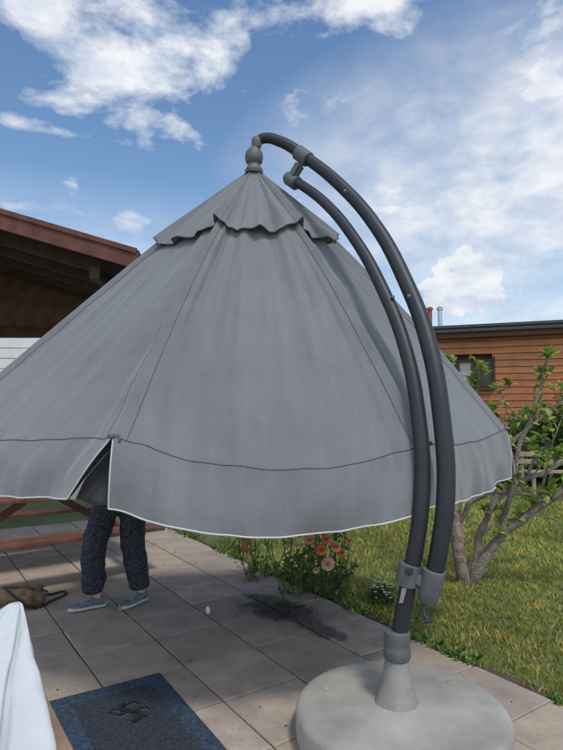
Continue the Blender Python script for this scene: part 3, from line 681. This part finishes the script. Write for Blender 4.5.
# ---------------------------------------------------------------- wooden cabin, right
def cabin():
    C=empty('wooden_cabin')
    m_p=mat('orange_brown_cladding',(.50,.185,.068),.55,var=.28,scale=1.5,bump=.25,bscale=18,detail=7,stretch=(1,1,6))
    m_p2=mat('brown_cladding_dark',(.42,.15,.054),.55,var=.28,scale=1.7,bump=.25,bscale=18,detail=7,stretch=(1,1,6))
    m_d=mat('roof_edge_dark',(.05,.05,.052),.5,var=.1,scale=4); m_s=mat('soffit_brown',(.10,.04,.022),.7,var=.2,scale=4)
    m_g=mat('glass_dark',(.025,.03,.035),.08); m_f=mat('window_frame_brown',(.045,.022,.014),.5); m_cu=mat('curtain',(.5,.48,.45),.8,bump=1,bscale=9,bdist=.05)
    pR=at(640,330,12.6); pL=at(395,333,14.6); pR.z=pL.z=0
    X=(pR-pL).normalized(); Y=Vector((-X.y,X.x,0)); Z=Vector((0,0,1)); Ln=(pR-pL).length
    Hh=3.35
    def W(x,y,z): return pL+X*x+Y*y+Z*z
    box('core',W(Ln/2,2.6,Hh/2),(Ln-.1,4.7,Hh-.02),m_s,C,(X,Y,Z),0)
    z=.12; wx0,wx1,wz0,wz1=1.50,2.36,2.10,2.80
    while z<Hh-.02:
        hh=min(.165,Hh-z); rnd=random.random()
        segs=[(0,Ln)]
        if z+hh>wz0 and z<wz1: segs=[(0,wx0),(wx1,Ln)]
        for a,b_ in segs: box('clad_board',W((a+b_)/2,.05,z+hh/2),(b_-a,.035,hh-.014),m_p if rnd<.6 else m_p2,C,(X,Y,Z),.006)
        box('clad_board_side',W(0-.02,2.6,z+hh/2),(.035,5.0,hh-.012),m_p,C,(X,Y,Z),.006)
        z+=hh
    wx=(wx0+wx1)/2;wz=(wz0+wz1)/2;ww=wx1-wx0;wh=wz1-wz0
    box('window_glass',W(wx,.10,wz),(ww-.1,.02,wh-.1),m_g,C,(X,Y,Z),0)
    box('curtain_panel',W(wx-ww*.24,.085,wz+.02),(ww*.30,.006,wh*.8),m_cu,C,(X,Y,Z),0)
    for dx in (-ww/2+.03,0,ww/2-.03): box('window_stile',W(wx+dx,.045,wz),(.05,.07,wh),m_f,C,(X,Y,Z))
    for dz in (-wh/2+.03,wh/2-.03): box('window_rail',W(wx,.042,wz+dz),(ww-.07,.068,.05),m_f,C,(X,Y,Z))
    for dx in (-ww/2-.035,ww/2+.035): box('window_casing',W(wx+dx,.015,wz),(.06,.04,wh+.12),m_f,C,(X,Y,Z))
    box('window_sill',W(wx,-.0,wz-wh/2-.05),(ww+.0,.09,.05),m_f,C,(X,Y,Z))
    box('roof_slab',W(Ln/2,2.60,Hh+.07),(Ln+.9,5.6,.13),m_s,C,(X,Y,Z))
    box('fascia',W(Ln/2,-.23,Hh+.10),(Ln+.94,.04,.26),m_s,C,(X,Y,Z))
    box('roof_trim',W(Ln/2,-.26,Hh+.25),(Ln+1.0,.09,.07),m_d,C,(X,Y,Z))
    box('roof_deck',W(Ln/2,2.60,Hh+.185),(Ln+.9,5.6,.06),m_d,C,(X,Y,Z))
    box('gutter',W(Ln/2,-.30,Hh+.14),(Ln+.98,.06,.08),m_d,C,(X,Y,Z),.015)
    m_br=mat('chimney_clay',(.3,.1,.06),.8); m_st=mat('flue_steel',(.5,.5,.5),.35,1.)
    for i,(uu,mm) in enumerate(((430,m_br),(440,m_st))):
        p=at(uu,314,15.5); lathe('flue_pipe',[(.06,-.7),(.06,.10),(.09,.11),(.09,.16),(.04,.2),(0,.2)],mm,C,(p.x,p.y,p.z),20)
cabin()

# ---------------------------------------------------------------- foliage helper
def leafmass(name,m,blobs,n,size,pal,parent=None,updir=.4):
    V=[];F=[];C=[]
    tot=sum(b[1][0]*b[1][1]*b[1][2] for b in blobs)
    for c,rad in blobs:
        k=int(n*(rad[0]*rad[1]*rad[2])/tot)
        for _ in range(k):
            d=rv().normalized(); q=random.random()**.4*(1+.3*noise.noise(d*2.5+Vector(c)))
            p=Vector(c)+Vector((d.x*rad[0],d.y*rad[1],d.z*rad[2]))*q
            if p.z<-.02: continue
            s=size*random.uniform(.6,1.3); dr=(d+rv()*.8+Vector((0,0,updir*random.random())))
            pc=random.choice(pal); cl=.75+.5*(noise.noise(p*2.2/max(.3,rad[0]))+.5)*1.0
            br=random.uniform(.75,1.2)*cl
            leaf_geo(V,F,C,p,dr,(Vector((0,0,1))+rv()*.8),s,s*.6,(pc[0]*br,pc[1]*br,pc[2]*br))
    o=meshobj(name,V,F,m,parent); vcol(o,np.array(C,dtype=np.float32)); return o
m_leaf=mat('leaf',(1,1,1),.5,attr='tint',trans=.35,spec=.35)
GRN=[(.08,.135,.035),(.10,.165,.04),(.06,.10,.026),(.13,.20,.045)]
LIGHT_GRN=[(.20,.29,.055),(.25,.33,.06),(.16,.25,.05),(.30,.34,.085)]  # lighter yellow-green leaf colours

def tree():
    T=empty('gnarled_shrub_tree')
    m_b=mat('grey_bark',(.22,.185,.15),.9,var=.35,scale=14,bump=.9,bscale=45,bdist=.02)
    y=5.35
    br=[([(464,582,0),(459,550,0),(456,518,.05),(461,480,.1),(470,440,.1),(476,400,.05),(480,372,0)],.066),
        ([(470,582,0),(487,555,-.05),(508,530,-.1),(535,510,-.2),(565,490,-.3),(600,470,-.3)],.052),
        ([(474,570,0),(479,535,.1),(492,505,.15),(515,485,.2),(545,472,.25),(585,450,.3)],.042),
        ([(503,536,-.1),(508,500,-.2),(516,462,-.25),(530,420,-.3),(541,385,-.3),(545,362,-.3)],.03),
        ([(457,525,.05),(470,502,-.05),(492,492,-.15),(525,494,-.2),(565,500,-.25)],.03),
        ([(462,478,.1),(488,455,.2),(515,438,.3),(545,415,.3),(570,395,.3)],.026),
        ([(468,450,.1),(485,425,0),(502,400,-.1),(512,380,-.1)],.018),
        ([(520,488,.2),(532,462,.1),(548,450,.05),(556,430,0)],.018),
        ([(535,510,-.2),(545,480,-.3),(556,462,-.35),(572,440,-.35)],.016),
        ([(480,535,.1),(500,522,.3),(530,515,.4),(560,520,.4)],.02),
        ([(459,500,.05),(452,470,.25),(447,440,.35),(452,405,.4),(458,375,.4)],.022),
        ([(492,505,.15),(500,475,.35),(497,450,.45),(505,420,.5)],.018),
        ([(456,515,0),(446,500,-.1),(438,490,-.15),(432,470,-.1)],.016)]
    tips=[]
    for k,(pts,r) in enumerate(br):
        P3=[at(u+random.uniform(-1.5,1.5),v,y+dy) for u,v,dy in pts]
        if k<2: P3[0].z=-.06
        P4=[]
        for i in range(len(P3)-1):
            P4.append(P3[i]); m_=(P3[i]+P3[i+1])/2+rv()*.026; P4.append(m_)
        P4.append(P3[-1]); n=len(P4)
        tube('branch',P4,r,m_b,T,radii=[(1-.72*i/(n-1))*random.uniform(.88,1.14) for i in range(n)],res=5)
        for i in range(int(n*.35),n): tips.append((P4[i],i/(n-1)))
    V=[];F=[];C=[]
    for p,q in tips:
        for _ in range(random.choice((1,2,2))):
            if random.random()<.4+.5*q:
                d=(rv()*.8+Vector((0,0,1.1))).normalized(); l=random.uniform(.06,.22); e=p+d*l
                tube('twig',[p,p+d*l*.5+rv()*.012,e],.006,m_b,T,radii=[1,.8,.5],res=2)
                for _k in range(random.randint(5,10)):
                    s=random.uniform(.055,.12); a=(rv()+Vector((0,0,.5))); pc=random.choice(LIGHT_GRN); b_=random.uniform(.8,1.5)
                    leaf_geo(V,F,C,e-d*random.uniform(0,.06)+rv()*.012,a,Vector((0,0,1))+rv()*.5,s,s*.55,(pc[0]*b_,pc[1]*b_,pc[2]*b_))
    o=meshobj('leaves',V,F,m_leaf,T); vcol(o,np.array(C,dtype=np.float32))
tree()

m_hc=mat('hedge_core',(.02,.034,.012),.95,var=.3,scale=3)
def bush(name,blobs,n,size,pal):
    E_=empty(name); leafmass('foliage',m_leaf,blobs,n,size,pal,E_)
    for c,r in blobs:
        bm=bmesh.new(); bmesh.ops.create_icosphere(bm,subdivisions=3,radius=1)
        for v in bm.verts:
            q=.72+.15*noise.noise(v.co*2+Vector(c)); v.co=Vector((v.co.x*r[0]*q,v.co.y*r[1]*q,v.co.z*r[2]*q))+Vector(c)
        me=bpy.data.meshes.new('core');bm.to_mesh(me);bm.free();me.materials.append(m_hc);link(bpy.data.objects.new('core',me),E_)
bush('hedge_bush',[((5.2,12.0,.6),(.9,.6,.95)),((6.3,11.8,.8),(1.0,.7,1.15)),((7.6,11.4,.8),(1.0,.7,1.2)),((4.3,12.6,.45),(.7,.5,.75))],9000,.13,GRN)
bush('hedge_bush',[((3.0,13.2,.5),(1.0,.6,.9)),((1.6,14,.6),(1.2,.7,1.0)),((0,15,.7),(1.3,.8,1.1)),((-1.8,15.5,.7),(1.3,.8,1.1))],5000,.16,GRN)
bush('background_trees',[((-20+i*4.1+random.uniform(-1,1),34+random.uniform(-3,3),1.4),(2.8,2,random.uniform(1.5,2.3))) for i in range(14)],16000,.4,GRN)
bb=empty('garden_bench'); m_bw=mat('bench_weathered',(.28,.22,.16),.8,var=.2,scale=8)
c0=at(557,448,10.4); c0.z=0
for k in range(3): box('seat_slat',c0+Vector((0,k*.13,.42)),(1.1,.11,.03),m_bw,bb)
for k in range(2): box('back_slat',c0+Vector((0,.42,.58+k*.14)),(1.1,.03,.09),m_bw,bb)
for x in (-.45,.45):
    box('leg_front',c0+Vector((x,-.02,.19)),(.06,.06,.44),m_bw,bb); box('leg_back',c0+Vector((x,.46,.37)),(.06,.045,.80),m_bw,bb)

# ---------------------------------------------------------------- roses
def roses():
    R=empty('rose_bush'); m_st=mat('rose_stem',(.06,.09,.03),.7)
    c=Vector((.30,5.12,0)); V=[];F=[];C=[]
    for _ in range(48):
        b0_=c+Vector((random.uniform(-.62,.35),random.uniform(-.30,.4),-.03)); 
        if b0_.x<c.x-.35: b0_.y+=.45
        tip=b0_+Vector((random.uniform(-.2,.2),random.uniform(-.15,.15),random.uniform(.15,.6)))
        md=(b0_+tip)/2+rv()*.05; tube('stem',[b0_,md,tip],.005,m_st,R,res=2)
        for _k in range(26):
            q=random.random()**.8; p=b0_.lerp(md,q*2) if q<.5 else md.lerp(tip,q*2-1); pc=random.choice(GRN+[(.14,.20,.045)]); b_=random.uniform(1.0,1.8); s=random.uniform(.035,.06)
            leaf_geo(V,F,C,p+rv()*.05,rv()+Vector((0,0,.2)),Vector((0,0,1))+rv()*.6,s,s*.65,(pc[0]*b_,pc[1]*b_,pc[2]*b_))
    o=meshobj('leaves',V,F,m_leaf,R); vcol(o,np.array(C,dtype=np.float32))
    m_ro=mat('rose_petal',(1,1,1),.55,attr='tint',trans=.25)
    V=[];F=[];C=[]
    fl=[(284,533,4.9,.040,0),(308,534,4.85,.046,1),(321,550,4.7,.048,0),(335,547,4.75,.048,1),(328,564,4.65,.054,2),(343,528,5.0,.042,2),(310,541,4.8,.040,1),(341,553,4.8,.036,0),(297,545,4.8,.03,2),(326,539,4.8,.04,0),(272,538,4.9,.028,1),(349,541,4.9,.032,1),(316,571,4.7,.028,2)]
    pal=[(.80,.24,.08),(.85,.40,.24),(.85,.52,.38)]
    for u,v,yy,r,ci in fl:
        cc=at(u,v,yy); tube('flower_stem',[cc,cc+Vector((0,.03,-.12)),Vector((cc.x*.7+c.x*.3,cc.y+.15,-.02))],.0045,m_st,R,res=2)
        ax=(Vector((0,-.8,.6))+rv()*.5).normalized(); t1=ax.orthogonal().normalized(); t2=ax.cross(t1)
        for ring,(rr,hh,nn_) in enumerate(((r,.0,7),(r*.8,.010,6),(r*.6,.016,5),(r*.42,.02,5),(r*.22,.024,3))):
            for k in range(nn_):
                a=2*math.pi*(k+.5*ring)/nn_+random.uniform(-.2,.2); d=t1*math.cos(a)+t2*math.sin(a); s_=t1*-math.sin(a)+t2*math.cos(a)
                k0=len(V); w=rr*.55
                V+=[cc,cc+d*rr*.6+s_*w+ax*(hh+.4*rr),cc+d*rr*.6-s_*w+ax*(hh+.4*rr),cc+d*rr+s_*w*.6+ax*(hh+.55*rr*(.3+ring*.4)),cc+d*rr-s_*w*.6+ax*(hh+.55*rr*(.3+ring*.4))]
                F+=[(k0,k0+1,k0+2),(k0+1,k0+3,k0+4,k0+2)]
                p=pal[ci]; b_=random.uniform(.7,1.15); C+=[(p[0]*b_,p[1]*b_,p[2]*b_)]*5
    o=meshobj('blooms',V,F,m_ro,R); vcol(o,np.array(C,dtype=np.float32))
roses()
def weeds():
    V=[];F=[];C=[]
    for _ in range(3600):
        a=random.uniform(-2.0,5.5); b_=-abs(random.gauss(0,.07)); 
        if noise.noise(Vector((a*1.7,0,4)))<-.05 : continue
        p=pt(a,b_+.02,-.02); s=random.uniform(.03,.08); pc=random.choice(GRN+LIGHT_GRN[:1]); q=random.uniform(1.,1.7)
        leaf_geo(V,F,C,p,Vector((random.uniform(-1,1),random.uniform(-1,1),random.uniform(.3,1.5))),rv(),s,s*.35,(pc[0]*q,pc[1]*q,pc[2]*q))
    o=meshobj('edge_weeds',V,F,m_leaf); vcol(o,np.array(C,dtype=np.float32))
    Wf=empty('white_flowers'); m_wf=mat('white_petal',(.7,.65,.5),.6); V=[];F=[]; VL=[];FL=[];CL=[]
    for _ in range(22):
        g=gr(random.uniform(372,392),random.uniform(590,606)); h=random.uniform(.05,.13); top=g+Vector((0,0,h))
        tube('flower_stem',[g+Vector((0,0,-.03)),top],.002,m_hc,Wf,res=1,typ='POLY')
        for k in range(7):
            a=2*math.pi*k/7; d=Vector((math.cos(a),math.sin(a),.2)); s_=Vector((-math.sin(a),math.cos(a),0)); k0=len(V)
            V+=[top,top+d*.010+s_*.006,top+d*.018,top+d*.010-s_*.006];F.append((k0,k0+1,k0+2,k0+3))
        for k in range(8):
            leaf_geo(VL,FL,CL,g+rv()*.03,rv()+Vector((0,0,1)),rv(),.06,.02,(.1,.16,.04))
    meshobj('petals',V,F,m_wf,Wf); o=meshobj('flower_leaves',VL,FL,m_leaf,Wf); vcol(o,np.array(CL,dtype=np.float32))
weeds()

def debris():
    m_ch=mat('charcoal',(.012,.011,.010),.9,bump=.5,bscale=60); g=gr(283,611); V=[];F=[]
    for _ in range(120):
        r=abs(random.gauss(0,.2)); a=random.uniform(0,6.28); p=g+Vector((math.cos(a)*r*1.1,math.sin(a)*r*.7,.003)); s=random.uniform(.003,.010)
        k=len(V); 
        V+=[p+Vector((random.uniform(.5,1)*s,0,0)),p+Vector((0,random.uniform(.5,1)*s,0)),p+Vector((-s*random.random(),0,0)),p+Vector((0,-s*.7,0)),p+Vector((0,0,s*random.uniform(.4,.9)))]
        F+=[(k,k+1,k+4),(k+1,k+2,k+4),(k+2,k+3,k+4),(k+3,k,k+4)]
    E_=empty('charcoal_debris'); meshobj('crumbs',V,F,m_ch,E_)
    for _ in range(7):
        a=random.uniform(0,3.14); p=g+Vector((random.gauss(0,.2),random.gauss(0,.1),.005)); d=Vector((math.cos(a),math.sin(a),0))*random.uniform(.02,.07)
        tube('charred_twig',[p-d,p+rv()*.006+Vector((0,0,.002)),p+d],.0028,m_ch,E_,res=2)
    st=empty('pebble'); g=gr(208,613)
    bm=bmesh.new(); bmesh.ops.create_icosphere(bm,subdivisions=3,radius=.026)
    for v in bm.verts: v.co=Vector((v.co.x*.7,v.co.y*.6,v.co.z*1.1))*(1+.2*noise.noise(v.co*40))+g+Vector((0,0,.022))
    me=bpy.data.meshes.new('stone');bm.to_mesh(me);bm.free();me.materials.append(mat('pale_stone',(.75,.72,.66),.8));link(bpy.data.objects.new('stone',me),st)
    V=[];F=[];C=[]
    for _ in range(110):
        p=pt(random.uniform(-.8,4.8),random.uniform(.02,3.2)**1.0,.004); s=random.uniform(.008,.024)
        leaf_geo(V,F,C,p,Vector((random.uniform(-1,1),random.uniform(-1,1),.1)),Vector((0,0,1)),s,s*.6,random.choice([(.12,.08,.04),(.2,.15,.08),(.07,.09,.03)]))
    o=meshobj('fallen_leaf_litter',V,F,m_leaf); vcol(o,np.array(C,dtype=np.float32))
debris()

# ---------------------------------------------------------------- door mat
def doormat():
    M=empty('door_mat'); p=Vector((.53,-.848,0)).normalized(); q=Vector((-.848,-.53,0)).normalized(); TR=gr(160,673)
    Lm,Wm=.98,.64; c=TR+p*Lm/2+q*Wm/2
    def W(x,y,z): return c+p*x+q*y+Vector((0,0,z))
    m_o=mat('mat_blue_pile',(.030,.055,.090),.95,var=.6,scale=60,bump=1.,bscale=250,bdist=.008,detail=8)
    m_i=mat('mat_dark_pile',(.026,.034,.050),.95,var=.6,scale=60,bump=1.,bscale=250,bdist=.008,detail=8)
    m_gr=mat('mat_motif_dark',(.005,.006,.008),.95,var=.3,scale=90); m_r=mat('mat_motif_red',(.08,.025,.022),.95,var=.3,scale=90); m_l=mat('mat_motif_pale',(.09,.10,.12),.95,var=.4,scale=120)
    def pad(name,sx,sy,z0,z1,m):
        nx,ny=60,44; V=[];F=[]
        for i in range(nx+1):
            for j in range(ny+1):
                x=(i/nx-.5)*sx;y=(j/ny-.5)*sy
                e=min(i,nx-i,j,ny-j); z=z1+.0015*noise.noise(Vector((x*9,y*9,0))) if e>0 else z0
                V.append(W(x+.004*noise.noise(Vector((y*8,0,1))),y+.003*noise.noise(Vector((x*8,0,1))),z))
        for i in range(nx):
            for j in range(ny):
                a=i*(ny+1)+j; F.append((a,a+1,a+ny+2,a+ny+1))
        meshobj(name,V,F,m,M,True)
    pad('mat_border',Lm,Wm,.002,.011,m_o); pad('mat_field',Lm-.22,Wm-.20,.008,.0135,m_i)
    z=.0145
    def stroke(pts,r,m,nm): tube(nm,[W((x-.09)*1.0-.02,y*1.0-.03,z) for x,y in pts],r,m,M,res=1)
    mot=[([(-.11,.01),(-.07,.04),(-.02,.0),(.02,-.03),(.07,-.01),(.09,.02)],.013),([(-.06,.03),(-.08,.08),(-.05,.10)],.008),([(-.02,.01),(-.01,.06),(-.04,.085)],.008),([(0,-.02),(-.02,-.07),(.02,-.09)],.008),([(-.07,.02),(-.10,-.04),(-.07,-.06)],.008),([(.03,-.02),(.07,-.06)],.008)]
    for pts,r in mot: stroke(pts,r,m_gr,'motif_figure'); 
    for pts,r in mot[1:5]: stroke([(x+.014,y+.004) for x,y in pts],.002,m_l,'motif_outline')
    stroke([(-.05,-.01),(-.03,-.03)],.003,m_r,'motif_accent')
doormat()

# ---------------------------------------------------------------- leather bag on the ground, left
def bag():
    Bg=empty('leather_bag'); m_l=mat('brown_leather',(.19,.12,.065),.6,var=.35,scale=12,bump=.5,bscale=30); m_dk=mat('dark_strap',(.02,.018,.016),.6)
    c=gr(20,606); V=[];F=[];n1_,n2_=20,40
    for i in range(n1_+1):
        th=math.pi*i/n1_
        for j in range(n2_):
            ph=2*math.pi*j/n2_; x=math.copysign(abs(math.sin(th)*math.cos(ph))**.7,math.cos(ph));y=math.copysign(abs(math.sin(th)*math.sin(ph))**.7,math.sin(ph));z=math.cos(th)
            k=1+.25*noise.noise(Vector((x*2.5,y*2.5,z*3)))+.10*noise.noise(Vector((x*7,y*7,z*7)))
            V.append(c+Vector((x*.19*k,y*.12*k,max(.004,.08+z*.08*k))))
    for i in range(n1_):
        for j in range(n2_):
            j2=(j+1)%n2_; F.append((i*n2_+j,(i+1)*n2_+j,(i+1)*n2_+j2,i*n2_+j2))
    meshobj('bag_body',V,F,m_l,Bg,True)
    tube('zip',[c+Vector((-.14,-.03,.15)),c+Vector((0,-.045,.16)),c+Vector((.14,-.03,.145))],.005,m_dk,Bg,res=2)
    tube('strap',[c+Vector((-.13,-.03,.14)),c+Vector((-.08,-.10,.17)),c+Vector((.04,-.14,.10)),c+Vector((.14,-.10,.02)),c+Vector((.22,.10,.012)),c+Vector((.24,.32,.012)),c+Vector((.14,.25,.012)),c+Vector((.10,.10,.06))],.009,m_dk,Bg,res=3)
bag()

# ---------------------------------------------------------------- near table with white cover, lower left
def near():
    T=empty('side_table'); m_w=mat('varnished_wood',(.30,.19,.125),.5,var=.25,scale=5,bump=.2,bscale=40)
    zt=.72; c1=gr(39,679,zt); X=-A; Y=B; Z=Vector((0,0,1))
    def W(x,y,z): return Vector((c1.x,c1.y,0))+X*x+Y*y+Z*z
    for k in range(5): box('table_plank',W(.45,.06+k*.122,zt-.014),(.9,.116,.028),m_w,T,(X,Y,Z),.004)
    for x,y in ((.06,.06),(.84,.06),(.06,.54),(.84,.54)): box('table_leg',W(x,y,(zt-.09)/2),(.05,.05,zt-.09),m_w,T,(X,Y,Z))
    for x in (.06,.84): box('apron_end',W(x,.3,zt-.06),(.025,.52,.06),m_w,T,(X,Y,Z))
    for y in (.06,.54): box('apron_side',W(.45,y,zt-.06),(.84,.025,.058),m_w,T,(X,Y,Z))
    G=empty('white_fabric_cover'); m_c=mat('white_cloth',(.56,.59,.61),.75,var=.06,scale=5,bump=.5,bscale=14,trans=.1,bdist=.02)
    pk=at(16,603,1.62); bc=W(.36,.30,zt); V=[];F=[];n,mm=44,120
    for i in range(n+1):
        t=i/n
        for j in range(mm):
            a=2*math.pi*j/mm; r=.012+.225*t**.85
            pl=1+ (.24*math.sin(a*7+1.5*t)+.12*math.sin(a*4+2)+.07*math.sin(a*17+3*t)+.35*noise.noise(Vector((math.cos(a)*1.4,math.sin(a)*1.4,t*1.8))))*min(1,t*2.2)*.8
            c=pk.lerp(Vector((bc.x,bc.y,zt+.004)),t)
            V.append(c+Vector((math.cos(a)*r*pl*.95,math.sin(a)*r*pl*.95,.012*noise.noise(Vector((a*2,t*6,0))) if 0<i<n else 0)))
    for i in range(n):
        for j in range(mm):
            j2=(j+1)%mm; F.append((i*mm+j,(i+1)*mm+j,(i+1)*mm+j2,i*mm+j2))
    F.append(tuple(range(mm)))
    meshobj('cover_cloth',V,F,m_c,G,True)
near()
